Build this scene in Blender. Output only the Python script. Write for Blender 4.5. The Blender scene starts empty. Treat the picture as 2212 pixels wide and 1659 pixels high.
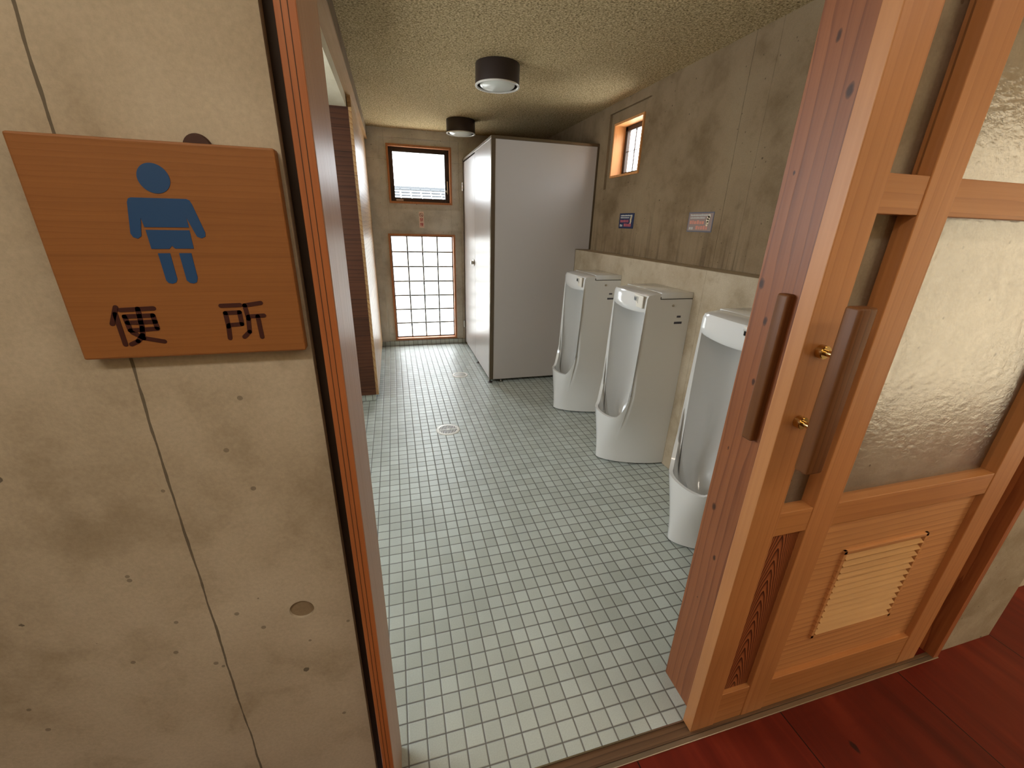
import bpy, bmesh, math, random
from mathutils import Vector, Matrix
random.seed(4)
S = bpy.context.scene
COL = S.collection
PI = math.pi

# ------------------------------------------------------------------ nodes
class NT:
    def __init__(s, name):
        m = bpy.data.materials.new(name); m.use_nodes = True
        s.m = m; s.t = m.node_tree; s.t.nodes.clear()
        s.out = s.n('ShaderNodeOutputMaterial')
    def n(s, k, **kw):
        x = s.t.nodes.new(k)
        for a, b in kw.items(): setattr(x, a, b)
        return x
    def l(s, a, b): s.t.links.new(a, b)
    def put(s, sock, v):
        if hasattr(v, 'links'): s.l(v, sock)
        else: sock.default_value = v
    def math(s, op, a, b=0.0, c=None):
        x = s.n('ShaderNodeMath', operation=op); s.put(x.inputs[0], a); s.put(x.inputs[1], b)
        if c is not None: s.put(x.inputs[2], c)
        return x.outputs[0]
    def obj(s): return s.n('ShaderNodeTexCoord').outputs['Object']
    def map(s, v, scale=(1,1,1), loc=(0,0,0), rot=(0,0,0)):
        x = s.n('ShaderNodeMapping'); s.l(v, x.inputs[0])
        x.inputs['Scale'].default_value = scale; x.inputs['Location'].default_value = loc; x.inputs['Rotation'].default_value = rot
        return x.outputs[0]
    def sep(s, v):
        x = s.n('ShaderNodeSeparateXYZ'); s.l(v, x.inputs[0]); return x.outputs
    def noise(s, v, scale, detail=6, rough=.55, dist=0):
        x = s.n('ShaderNodeTexNoise'); s.l(v, x.inputs['Vector'])
        x.inputs['Scale'].default_value = scale; x.inputs['Detail'].default_value = detail
        x.inputs['Roughness'].default_value = rough; x.inputs['Distortion'].default_value = dist
        return x.outputs[0]
    def voro(s, v, scale, out='Distance', feature='F1', rnd=1):
        x = s.n('ShaderNodeTexVoronoi', feature=feature); s.l(v, x.inputs['Vector']); x.inputs['Scale'].default_value = scale
        x.inputs['Randomness'].default_value = rnd
        return x.outputs[out]
    def ramp(s, f, stops, interp='LINEAR'):
        x = s.n('ShaderNodeValToRGB'); s.l(f, x.inputs[0]); e = x.color_ramp.elements
        x.color_ramp.interpolation = interp
        while len(e) < len(stops): e.new(0.5)
        for i, (p, c) in enumerate(stops):
            e[i].position = p; e[i].color = (c, c, c, 1) if not hasattr(c, '__len__') else (*c, 1)
        return x.outputs[0]
    def mix(s, f, a, b, mode='MIX'):
        x = s.n('ShaderNodeMix', data_type='RGBA', blend_type=mode)
        s.put(x.inputs[0], f)
        for i, v in ((6, a), (7, b)):
            if isinstance(v, tuple): v = (*v, 1) if len(v) == 3 else v
            s.put(x.inputs[i], v)
        return x.outputs[2]
    def bump(s, h, strength=.3, dist=.005, normal=None):
        x = s.n('ShaderNodeBump'); s.l(h, x.inputs['Height']); x.inputs['Strength'].default_value = strength
        x.inputs['Distance'].default_value = dist
        if normal is not None: s.l(normal, x.inputs['Normal'])
        return x.outputs[0]
    def bsdf(s, color, rough=.5, spec=.5, metal=0, normal=None, coat=0, coat_rough=.1):
        x = s.n('ShaderNodeBsdfPrincipled')
        if isinstance(color, tuple): color = (*color, 1)
        s.put(x.inputs['Base Color'], color); s.put(x.inputs['Roughness'], rough)
        s.put(x.inputs['Specular IOR Level'], spec); s.put(x.inputs['Metallic'], metal)
        x.inputs['Coat Weight'].default_value = coat; x.inputs['Coat Roughness'].default_value = coat_rough
        if normal is not None: s.l(normal, x.inputs['Normal'])
        s.l(x.outputs[0], s.out.inputs[0]); return x

def lin(r, g, b):
    f = lambda c: (c/255/12.92) if c/255 <= .04045 else ((c/255+.055)/1.055)**2.4
    return (f(r), f(g), f(b))

def plain(name, c, rough=.5, metal=0, spec=.5, coat=0):
    t = NT(name); t.bsdf(c, rough, spec, metal, coat=coat); return t.m

def concrete(name, base, dark, light, seams=(), streak=None, speck=.5, spots=True, hseams=()):
    t = NT(name); v = t.obj()
    n1 = t.noise(v, 2.2, 7, .6); n2 = t.noise(v, 9, 6, .6, .3); n3 = t.noise(v, 160, 3, .7)
    c = t.ramp(n1, [(.36, dark), (.5, base), (.66, light)])
    c = t.mix(t.math('MULTIPLY', t.ramp(n2, [(.38, 0.), (.7, 1.)]), .38), c, light)
    c = t.mix(t.math('MULTIPLY', t.ramp(n2, [(.28, 1.), (.45, 0.)]), .5), c, dark)
    c = t.mix(.22, c, t.ramp(n3, [(.3, .35), (.7, 1.)]), 'MULTIPLY')
    h = t.math('ADD', t.math('MULTIPLY', n3, .25), t.math('MULTIPLY', n2, 1.))
    if spots:
        d = t.voro(v, 7.5); sp = t.math('LESS_THAN', t.math('ADD', d, t.math('MULTIPLY', n3, .03)), .055)
        c = t.mix(t.math('MULTIPLY', sp, .75), c, tuple(q*.15 for q in base))
        d = t.voro(t.map(v, loc=(3.3, 1.7, .4)), 19); sp = t.math('LESS_THAN', d, .075)
        c = t.mix(t.math('MULTIPLY', sp, .55), c, tuple(q*.2 for q in base))
    xyz = t.sep(v)
    if streak:   # vertical runs of dirt
        ax, z0, z1, amt = streak
        sv = t.map(v, scale=(30, 30, .9)); sn = t.noise(sv, 1.0, 5, .7)
        lo = t.n('ShaderNodeMapRange'); t.l(xyz[2], lo.inputs[0]); lo.inputs[1].default_value = z0; lo.inputs[2].default_value = z1
        lo.inputs[3].default_value = 1; lo.inputs[4].default_value = 0
        f = t.math('MULTIPLY', t.math('MULTIPLY', t.ramp(sn, [(.48, 0.), (.72, 1.)]), lo.outputs[0]), amt)
        c = t.mix(f, c, tuple(q*.3 for q in dark))
    for ax, pos, w, a in list(seams)+list(hseams):
        wob = t.math('MULTIPLY', t.math('SUBTRACT', t.noise(v, 5, 3), .5), .012)
        d = t.math('ABSOLUTE', t.math('SUBTRACT', t.math('ADD', xyz[ax], wob), pos))
        ww = t.math('MULTIPLY', t.noise(v, 22, 3), w*2)
        k = t.math('LESS_THAN', d, ww)
        c = t.mix(t.math('MULTIPLY', k, a), c, tuple(q*.22 for q in dark))
        h = t.math('SUBTRACT', h, t.math('MULTIPLY', k, .15))
    t.bsdf(c, .85, .25, normal=t.bump(h, .35, .004)); return t.m

def wood(name, c1, c2, axis=2, rough=.5, ring=9, knots=0., coat=0, plank=None, streaky=1., spec=.4, dark=None, gap=.8, spots=()):
    """c1 pale, c2 dark grain; axis = direction of the grain"""
    t = NT(name); v = t.obj()
    sc = [1, 1, 1]; sc[axis] = .07
    off = v
    if plank:   # (axis across, width): every board gets its own grain offset
        ax, w = plank; xyz = t.sep(v)
        idx = t.math('FLOOR', t.math('DIVIDE', xyz[ax], w))
        cmb = t.n('ShaderNodeCombineXYZ')
        for i in range(3): t.l(t.math('MULTIPLY', idx, 1.7+i), cmb.inputs[i])
        va = t.n('ShaderNodeVectorMath', operation='ADD'); t.l(v, va.inputs[0]); t.l(cmb.outputs[0], va.inputs[1]); off = va.outputs[0]
    m = t.map(off, scale=tuple(sc))
    warp = t.noise(m, 5, 3, .5)
    w1 = t.n('ShaderNodeTexWave', wave_type='RINGS', rings_direction='XYZ'[axis], wave_profile='SAW')
    t.l(m, w1.inputs[0]); w1.inputs['Scale'].default_value = ring; w1.inputs['Distortion'].default_value = 5
    w1.inputs['Detail'].default_value = 2; w1.inputs['Detail Scale'].default_value = 1.6
    fine = t.noise(t.map(off, scale=tuple(q*1.0 if q == 1 else .02 for q in sc)), 150, 3, .6)
    f = t.math('ADD', t.math('MULTIPLY', t.ramp(w1.outputs[1], [(0., 0.), (.75, .35), (.97, 1.), (1., 0.)]), .55*streaky), t.math('MULTIPLY', fine, .45))
    c = t.ramp(f, [(.12, c1), (.85, c2)])
    c = t.mix(t.math('MULTIPLY', t.ramp(warp, [(.35, 0.), (.7, 1.)]), .35), c, tuple(q*.72 for q in c1))
    c = t.mix(.35, c, t.ramp(t.noise(v, 2.3, 3), [(.3, .55), (.7, 1.)]), 'MULTIPLY')
    if plank:
        wn = t.n('ShaderNodeTexWhiteNoise', noise_dimensions='1D'); t.l(idx, wn.inputs['W'])
        c = t.mix(.5 if gap > .5 else .2, c, t.ramp(wn.outputs[0], [(0., .5), (1., 1.)]), 'MULTIPLY')
        fr = t.math('FRACT', t.math('DIVIDE', xyz[ax], w))
        g = t.math('MAXIMUM', t.math('LESS_THAN', fr, .012*.12/w), t.math('GREATER_THAN', fr, 1-.012*.12/w))
        c = t.mix(t.math('MULTIPLY', g, gap), c, tuple(q*.12 for q in c2))
    if knots:
        ks = [1.0, 1.0, 1.0]; ks[axis] = .45
        d = t.voro(t.map(v, scale=tuple(ks), loc=(.31, .22, .17)), 6.)
        k = t.ramp(t.math('ADD', d, t.math('MULTIPLY', t.noise(v, 60, 2), .05)), [(.07*knots, 1.), (.13*knots, .35), (.22*knots, 0.)])
        c = t.mix(t.math('MULTIPLY', k, .85), c, tuple(q*.16 for q in (dark or c2)))
    for ax1, ax2, a, b_, r in spots:      # knots at given places on one face
        p = t.sep(v); w_ = t.math('MULTIPLY', t.math('SUBTRACT', t.noise(v, 70, 2), .5), .006)
        d = t.math('SQRT', t.math('ADD', t.math('POWER', t.math('SUBTRACT', p[ax1], a), 2.), t.math('POWER', t.math('MULTIPLY', t.math('SUBTRACT', p[ax2], b_), .55), 2.)))
        k = t.ramp(t.math('DIVIDE', t.math('ADD', d, w_), r), [(.45, 1.), (.8, .6), (1.2, .2), (2., 0.)])
        c = t.mix(t.math('MULTIPLY', k, .85), c, tuple(q*.14 for q in c2))
    t.bsdf(c, t.math('ADD', rough-.06, t.math('MULTIPLY', fine, .14)), spec, normal=t.bump(f, .12, .002), coat=coat, coat_rough=.3)
    return t.m

# ------------------------------------------------------------------ materials
M = {}
M['conc_hall'] = concrete('hall_concrete', lin(184,172,152), lin(158,144,122), lin(198,187,168), seams=[(0, -.345, .0016, .8)])
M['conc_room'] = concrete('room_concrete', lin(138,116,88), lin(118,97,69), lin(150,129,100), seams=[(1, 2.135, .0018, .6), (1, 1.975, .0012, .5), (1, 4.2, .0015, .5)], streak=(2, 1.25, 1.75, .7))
M['conc_far'] = concrete('far_concrete', lin(214,208,196), lin(188,181,168), lin(230,225,214), seams=[(0, -.02, .0012, .4), (0, .70, .0012, .4)], hseams=[(2, 2.13, .0012, .4)])
M['conc_ledge'] = concrete('ledge_concrete', lin(176,158,132), lin(150,132,106), lin(192,176,152), seams=[(1, 1.99, .001, .5)], spots=False)
M['plaster'] = concrete('cream_plaster', lin(226,214,182), lin(205,190,155), lin(236,226,200), spots=False)
M['plug'] = concrete('mortar_plug', lin(140,120,96), lin(110,92,72), lin(150,134,110), spots=False)

def tiles():
    t = NT('floor_tile'); v = t.obj(); xyz = t.sep(v); P = .0579
    def ax(i, o):
        q = t.math('DIVIDE', t.math('SUBTRACT', xyz[i], o), P)
        fr = t.math('FRACT', q); return t.math('FLOOR', q), t.math('MULTIPLY', t.math('MINIMUM', fr, t.math('SUBTRACT', 1., fr)), P)
    ix, dx = ax(0, -.0045); iy, dy = ax(1, .7702); iz, dz = ax(2, 0.002)
    geo = t.n('ShaderNodeNewGeometry'); nn = t.sep(geo.outputs['Normal'])
    # on each face drop the axis the face looks along
    dx = t.math('ADD', dx, t.math('GREATER_THAN', t.math('ABSOLUTE', nn[0]), .5))
    dy = t.math('ADD', dy, t.math('GREATER_THAN', t.math('ABSOLUTE', nn[1]), .5))
    dz = t.math('ADD', dz, t.math('GREATER_THAN', t.math('ABSOLUTE', nn[2]), .5))
    d = t.math('MINIMUM', t.math('MINIMUM', dx, dy), dz)
    cmb = t.n('ShaderNodeCombineXYZ'); t.l(ix, cmb.inputs[0]); t.l(iy, cmb.inputs[1]); t.l(iz, cmb.inputs[2])
    wn = t.n('ShaderNodeTexWhiteNoise'); t.l(cmb.outputs[0], wn.inputs['Vector'])
    n = t.noise(v, 260, 4, .7); big = t.noise(v, 3, 4)
    c = t.ramp(wn.outputs[0], [(0., lin(184,192,184)), (.5, lin(193,201,194)), (1., lin(202,211,205))])
    c = t.mix(.45, c, t.ramp(n, [(.3, .6), (.7, 1.)]), 'MULTIPLY')
    c = t.mix(.4, c, t.ramp(big, [(.3, .7), (.7, 1.)]), 'MULTIPLY')
    g = t.ramp(d, [(.0019, 1.), (.0026, 0.)])
    c = t.mix(g, c, lin(64,54,46))
    hgt = t.math('ADD', t.ramp(d, [(.0016, 0.), (.0042, 1.)]), t.math('MULTIPLY', n, .06))
    t.bsdf(c, t.math('ADD', .38, t.math('MULTIPLY', g, .4)), 1., normal=t.bump(hgt, .7, .0018)); return t.m
M['tile'] = tiles()

def ceiling_mat():
    t = NT('sprayed_ceiling'); v = t.obj()
    n = t.noise(v, 95, 5, .75); n2 = t.noise(v, 40, 3, .6)
    c = t.ramp(n, [(.36, lin(122,102,70)), (.5, lin(212,186,138)), (.64, lin(248,228,184))])
    c = t.mix(.3, c, t.ramp(t.noise(v, 1.5, 3), [(.3, .6), (.7, 1.)]), 'MULTIPLY')
    t.bsdf(c, .95, .1, normal=t.bump(t.math('ADD', n, n2), .9, .012)); return t.m
M['ceil'] = ceiling_mat()

KNOTS = [(.774,1.85,.006),(.721,1.75,.008),(.799,1.619,.003),(.814,1.383,.008),(.778,1.299,.006),(.768,1.148,.0055),(.793,.946,.003),(.793,.752,.008),(.748,.604,.0055),(.771,.423,.002)]
JK = [(1, 2, a, b, r) for a, b, r in KNOTS]
M['jamb'] = wood('jamb_cedar', lin(160,98,58), lin(104,54,28), 2, .42, 16, spec=.4, streaky=.8, spots=JK)
M['jamb_reveal_lit'] = wood('jamb_reveal_lit_wood', lin(196,156,124), lin(150,108,78), 2, .40, 22, streaky=1.1, spec=.55)  # same board as the red front; light it catches put into a paler colour
M['jamb_left'] = wood('jamb_red_cedar', lin(196,122,72), lin(130,64,34), 2, .42, 22, streaky=.9, spec=.4)
M['door'] = wood('door_cypress', lin(212,148,92), lin(172,106,60), 2, .42, 10, streaky=.5)
M['doorh'] = wood('door_rail_wood', lin(210,146,88), lin(168,102,56), 0, .42, 10, streaky=.6)
M['doorpanel'] = wood('door_panel_wood', lin(234,172,112), lin(184,118,70), 0, .45, 14, streaky=.9)
M['cathedral'] = wood('cathedral_grain', lin(176,106,62), lin(82,36,18), 2, .45, 42, streaky=1.5)
def cathedral():
    t = NT('arched_grain'); v = t.obj(); x, y, z = t.sep(v)[0], None, t.sep(v)[2]
    dx = t.math('DIVIDE', t.math('SUBTRACT', t.math('ADD', x, t.math('MULTIPLY', t.noise(v, 9, 2), .012)), -.352), .05)
    par = t.math('MULTIPLY', t.math('POWER', t.math('ABSOLUTE', dx), 1.5), .26)
    h = t.math('ADD', t.math('ADD', z, par), t.math('MULTIPLY', t.noise(t.map(v, scale=(1, 1, .4)), 14, 3), .05))
    f = t.math('FRACT', t.math('MULTIPLY', h, 26.))
    fine = t.noise(t.map(v, scale=(1, 1, .03)), 160, 3)
    c = t.ramp(f, [(0., lin(176,108,66)), (.45, lin(158,90,52)), (.8, lin(84,38,20)), (.96, lin(70,30,16)), (1., lin(176,108,66))])
    c = t.mix(.3, c, t.ramp(fine, [(.3, .5), (.7, 1.)]), 'MULTIPLY')
    t.bsdf(c, .45, .4); return t.m
M['cathedral'] = cathedral()
M['louver'] = wood('louver_wood', lin(222,170,106), lin(184,130,76), 0, .45, 10, streaky=.5)
M['handle'] = wood('handle_wood', lin(128,82,46), lin(78,46,24), 2, .45, 20, streaky=.8, spec=.25)
M['sill'] = wood('sill_wood', lin(120,90,64), lin(76,54,38), 0, .5, 12)
M['frame'] = wood('window_frame_wood', lin(206,140,90), lin(160,96,58), 2, .45, 12, streaky=.6)
M['frame2'] = wood('window_lining_wood', lin(226,160,96), lin(190,120,66), 2, .45, 8, knots=.7, streaky=.6)
M['booth'] = wood('booth_board', lin(104,62,40), lin(62,32,20), 0, .5, 12, knots=1., plank=(2, .15))
M['booth_side'] = wood('booth_side_board', lin(216,176,124), lin(170,118,70), 1, .36, 10, plank=(2, .9), streaky=1.3, spec=.5)
M['beam'] = wood('beam_wood', lin(214,176,126), lin(164,116,74), 1, .45, 12, knots=.6)
M['gap'] = plain('dark_seal', lin(52,38,28), .7)
M['sign'] = wood('sign_wood', lin(166,110,62), lin(130,80,40), 0, .45, 60, streaky=.35, spec=.3, plank=(2, .1255), gap=.12)

def hallfloor():
    t = NT('red_lacquered_boards'); v = t.obj(); xyz = t.sep(v)
    idx = t.math('FLOOR', t.math('DIVIDE', t.math('SUBTRACT', xyz[0], .60), .54))
    m = t.map(v, scale=(1, .1, 1)); w = t.noise(m, 6, 4, .6, 1.5); wn = t.n('ShaderNodeTexWhiteNoise', noise_dimensions='1D'); t.l(idx, wn.inputs['W'])
    c = t.ramp(w, [(.3, lin(84,20,10)), (.55, lin(108,30,15)), (.75, lin(128,44,24))])
    c = t.mix(.4, c, t.ramp(wn.outputs[0], [(0., .6), (1., 1.)]), 'MULTIPLY')
    fr = t.math('FRACT', t.math('DIVIDE', t.math('SUBTRACT', xyz[0], .60), .54))
    g = t.math('LESS_THAN', fr, .007); c = t.mix(g, c, lin(28,8,5))
    d = t.voro(t.map(v, scale=(1, .8, 1), loc=(.2, .55, 0)), 2.3)
    c = t.mix(t.math('MULTIPLY', t.ramp(d, [(.035, 1.), (.08, 0.)]), .8), c, lin(40,16,10))
    kx = t.math('DIVIDE', t.math('SUBTRACT', xyz[0], 1.286), .014); ky = t.math('DIVIDE', t.math('SUBTRACT', xyz[1], .474), .028)
    kd = t.math('ADD', t.math('SQRT', t.math('ADD', t.math('MULTIPLY', kx, kx), t.math('MULTIPLY', ky, ky))), t.math('MULTIPLY', t.noise(v, 60, 2), .5))
    c = t.mix(t.math('MULTIPLY', t.ramp(kd, [(.7, 1.), (1.3, 0.)]), .85), c, lin(30,10,8))
    t.bsdf(c, .5, .25, normal=t.bump(t.math('ADD', w, t.math('MULTIPLY', g, -1)), .2, .003)); return t.m
M['hallfloor'] = hallfloor()

M['ceramic'] = plain('white_ceramic', lin(222,221,218), .12, coat=.5)
M['ceramic2'] = plain('white_plastic', lin(232,226,214), .2)
M['black'] = plain('black_plastic', (.012, .012, .012), .25)
M['label'] = plain('grey_label', lin(70,70,80), .5)
M['panel'] = None
def panel_mat():
    t = NT('melamine_panel'); v = t.obj(); n = t.noise(v, 30, 3)
    t.bsdf(lin(184,177,172), .3, .5, normal=t.bump(n, .03, .002)); return t.m
M['panel'] = panel_mat()
M['alu'] = plain('bronze_aluminium', lin(112,98,80), .38, .7)
M['sash'] = plain('dark_sash', lin(60,48,42), .4, .4)
M['steel'] = plain('steel', lin(190,186,178), .25, 1)
M['brass'] = plain('aged_brass', lin(206,178,120), .22, 1)
M['lampbody'] = plain('brown_black_metal', lin(58,48,46), .4, .2)
M['lampring'] = plain('white_ring', lin(216,212,204), .3)
M['white'] = plain('white_enamel', lin(236,234,228), .3)
M['hole'] = plain('drain_hole', (.01, .008, .01), .8)
M['blue'] = plain('sign_blue', lin(24,72,124), .45)
M['ink'] = plain('sign_ink', lin(60,20,14), .5)
M['stickerwhite'] = plain('sticker_white', lin(240,214,200), .5)
M['red'] = plain('sticker_red', lin(186,48,52), .5)
M['redline'] = plain('sticker_maroon', lin(130,60,54), .5)
M['navy'] = plain('notice_navy', lin(28,42,78), .45)
M['faded'] = plain('notice_faded', lin(150,130,122), .5)
M['navyline'] = plain('notice_border', lin(96,96,108), .5)
M['pink'] = plain('notice_pink', lin(176,84,92), .5)
M['pink2'] = plain('notice_faded_pink', lin(206,138,118), .5)
M['pale'] = plain('notice_pale', lin(188,186,178), .5)
M['pale2'] = plain('notice_cream', lin(238,220,186), .5)
M['roof'] = plain('roof_tile', (.085, .088, .092), .9, spec=.1)
M['ground'] = plain('outside_paving', lin(222,220,214), .9)

def glass(name, refl=.1, bump=0., scale=20, rough=.02, tint=(1, 1, 1), milky=0.):
    t = NT(name); tr = t.n('ShaderNodeBsdfTransparent'); tr.inputs[0].default_value = (*tint, 1)
    gl = t.n('ShaderNodeBsdfGlossy'); gl.inputs['Roughness'].default_value = rough
    if bump:
        v = t.obj(); b = t.bump(t.noise(t.map(v, scale=(1, 1, 1.6)), scale, 3, .6, .4), bump, .006); t.l(b, gl.inputs['Normal'])
    base = tr.outputs[0]
    if milky:
        tl = t.n('ShaderNodeBsdfTranslucent'); tl.inputs[0].default_value = (.95, .97, .97, 1)
        a = t.n('ShaderNodeMixShader'); a.inputs[0].default_value = milky; t.l(base, a.inputs[1]); t.l(tl.outputs[0], a.inputs[2]); base = a.outputs[0]
    fr = t.n('ShaderNodeFresnel'); ge = t.n('ShaderNodeNewGeometry')
    t.l(t.math('SUBTRACT', 1.5, t.math('MULTIPLY', ge.outputs['Backfacing'], 1.5-1/1.5)), fr.inputs[0])   # same reflectance on both faces of the pane
    f = t.math('MINIMUM', t.math('ADD', fr.outputs[0], refl), 1.)
    mx = t.n('ShaderNodeMixShader'); t.l(f, mx.inputs[0]); t.l(base, mx.inputs[1]); t.l(gl.outputs[0], mx.inputs[2])
    t.l(mx.outputs[0], t.out.inputs[0]); return t.m
M['glass'] = glass('clear_glass', 0.)
M['glassblock'] = glass('milky_glass', 0., milky=.12, tint=(.75, .75, .75))
M['warmglass'] = glass('warm_tinted_glass', 0., tint=(.52, .445, .335), milky=.1)
M['doorglass'] = glass('figured_door_glass', .035, .24, 42, .16)

def lampglass():
    t = NT('frosted_lamp_glass'); t.bsdf(lin(214,216,206), .25, .5, coat=.3); return t.m
M['lampglass'] = lampglass()

# ------------------------------------------------------------------ mesh helpers
def shift(bm, d): bmesh.ops.translate(bm, verts=bm.verts, vec=d)
def box(bm, x0, x1, y0, y1, z0, z1, bev=0., seg=2, rot=None):
    b = bmesh.new()
    r = bmesh.ops.create_cube(b, size=1)
    bmesh.ops.scale(b, verts=b.verts, vec=(abs(x1-x0), abs(y1-y0), abs(z1-z0)))
    if bev: bmesh.ops.bevel(b, geom=b.edges[:], offset=bev, segments=seg, profile=.5, affect='EDGES')
    if rot: bmesh.ops.rotate(b, verts=b.verts, cent=(0, 0, 0), matrix=rot)
    shift(b, ((x0+x1)/2, (y0+y1)/2, (z0+z1)/2)); merge(bm, b); return bm
def merge(bm, b):
    me = bpy.data.meshes.new('t'); b.to_mesh(me); b.free(); bm.from_mesh(me); bpy.data.meshes.remove(me)
def B(*a, **k):
    bm = bmesh.new(); box(bm, *a, **k); return bm
def cyl(bm, c, r, h, axis=2, seg=32, r2=None, bev=0.):
    """cylinder of height h starting at c along axis"""
    b = bmesh.new(); bmesh.ops.create_cone(b, cap_ends=True, segments=seg, radius1=r, radius2=r if r2 is None else r2, depth=h)
    if bev: bmesh.ops.bevel(b, geom=[e for e in b.edges if len(e.link_faces) == 2 and abs(e.verts[0].co.z-e.verts[1].co.z) < 1e-6], offset=bev, segments=2, affect='EDGES')
    shift(b, (0, 0, h/2))
    if axis == 0: bmesh.ops.rotate(b, verts=b.verts, cent=(0, 0, 0), matrix=Matrix.Rotation(PI/2, 3, 'Y'))
    if axis == 1: bmesh.ops.rotate(b, verts=b.verts, cent=(0, 0, 0), matrix=Matrix.Rotation(-PI/2, 3, 'X'))
    shift(b, c); merge(bm, b); return bm
def lathe(bm, c, prof, seg=48):
    b = bmesh.new(); rings = []
    for r, z in prof:
        if r < 1e-6: rings.append([b.verts.new((0, 0, z))])
        else: rings.append([b.verts.new((r*math.cos(2*PI*i/seg), r*math.sin(2*PI*i/seg), z)) for i in range(seg)])
    for a, d in zip(rings, rings[1:]):
        for i in range(seg):
            j = (i+1) % seg
            if len(a) == 1 and len(d) == 1: continue
            if len(a) == 1: b.faces.new((a[0], d[i], d[j]))
            elif len(d) == 1: b.faces.new((a[i], a[j], d[0]))
            else: b.faces.new((a[i], a[j], d[j], d[i]))
    bmesh.ops.recalc_face_normals(b, faces=b.faces); shift(b, c); merge(bm, b); return bm
def prism(bm, pts, y0, y1):
    """polygon in XZ, extruded from y0 (front) to y1"""
    b = bmesh.new(); vs = [b.verts.new((x, y0, z)) for x, z in pts]
    f = b.faces.new(vs); r = bmesh.ops.extrude_face_region(b, geom=[f])
    for v in r['geom']:
        if isinstance(v, bmesh.types.BMVert): v.co.y = y1
    bmesh.ops.triangulate(b, faces=[f for f in b.faces if len(f.verts) > 4])
    bmesh.ops.recalc_face_normals(b, faces=b.faces); merge(bm, b); return bm
def stroke(bm, pts, w, y0, y1):
    """brush line in XZ as a thin raised band with round ends"""
    for (a, c) in zip(pts, pts[1:]):
        a = Vector(a); c = Vector(c); d = (c-a).normalized(); n = Vector((-d.y, d.x))*w/2; an = math.atan2(d.y, d.x)
        out = []
        for k in range(7): t = an+PI/2+PI*k/6; out.append((a.x+w/2*math.cos(t), a.y+w/2*math.sin(t)))
        for k in range(7): t = an-PI/2+PI*k/6; out.append((c.x+w/2*math.cos(t), c.y+w/2*math.sin(t)))
        prism(bm, out, y0, y1)
    return bm
def holes_wall(bm, axis, p0, p1, a0, a1, z0, z1, holes):
    """slab between p0..p1 on axis (0: X, 1: Y), spanning a0..a1 and z0..z1, with rectangular holes (a0,a1,z0,z1)"""
    A = sorted({a0, a1, *[h[0] for h in holes], *[h[1] for h in holes]}); Z = sorted({z0, z1, *[h[2] for h in holes], *[h[3] for h in holes]})
    A = [a for a in A if a0 <= a <= a1]; Z = [z for z in Z if z0 <= z <= z1]
    for i in range(len(A)-1):
        for j in range(len(Z)-1):
            ca, cz = (A[i]+A[i+1])/2, (Z[j]+Z[j+1])/2
            if any(h[0] < ca < h[1] and h[2] < cz < h[3] for h in holes): continue
            if axis == 0: box(bm, p0, p1, A[i], A[i+1], Z[j], Z[j+1])
            else: box(bm, A[i], A[i+1], p0, p1, Z[j], Z[j+1])
    bmesh.ops.remove_doubles(bm, verts=bm.verts, dist=1e-5)
    # drop the inner faces shared by neighbouring cells
    seen = {}
    for f in bm.faces: seen.setdefault(tuple(sorted(v.index for v in f.verts)), []).append(f)
    bm.verts.index_update()
    seen = {}
    for f in bm.faces: seen.setdefault(tuple(sorted(v.index for v in f.verts)), []).append(f)
    dead = [f for fs in seen.values() if len(fs) > 1 for f in fs]
    bmesh.ops.delete(bm, geom=dead, context='FACES_ONLY')
    return bm

def rootloc(p):
    while p.parent: p = p.parent
    return Vector(p.location)
def tag(o, label=None, cat=None, group=None, kind=None):
    if label: o['label'] = label
    if cat: o['category'] = cat
    if group: o['group'] = group
    if kind: o['kind'] = kind
    return o
def thing(name, label, cat, loc=(0, 0, 0), group=None, kind=None):
    o = bpy.data.objects.new(name, None); COL.objects.link(o); o.location = loc; o.empty_display_size = .05
    return tag(o, label, cat, group, kind)
def obj(name, bm, mat, parent=None, smooth=False, label=None, loc=None, angle=40):
    if parent is not None: shift(bm, -rootloc(parent))
    elif loc is not None: shift(bm, -Vector(loc))
    me = bpy.data.meshes.new(name); bm.to_mesh(me); bm.free()
    o = bpy.data.objects.new(name, me); COL.objects.link(o)
    for m in (mat if isinstance(mat, (list, tuple)) else [mat]): me.materials.append(m)
    if smooth:
        for p in me.polygons: p.use_smooth = True
        me.set_sharp_from_angle(angle=math.radians(angle))
    if parent is not None: o.parent = parent
    elif loc is not None: o.location = loc
    if label: o['label'] = label
    return o
def struct(name, bm, mat, label=None, cat=None, **k):
    o = obj(name, bm, mat, **k); tag(o, label, cat, kind='structure'); return o
def copy_tree(o, parent=None):
    c = o.copy(); COL.objects.link(c); c.parent = parent
    for ch in [x for x in bpy.data.objects if x.parent == o]: copy_tree(ch, c)
    return c

# ------------------------------------------------------------------ dimensions (metres, camera over the origin)
H = 2.43                 # ceiling
YF = 5.32                # far wall
XR, XL = 1.82, -1.60     # right wall, alcove wall
LX = 1.67                # urinal ledge face
YD = .635                # front of the sliding door
LINT = 2.06

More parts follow.
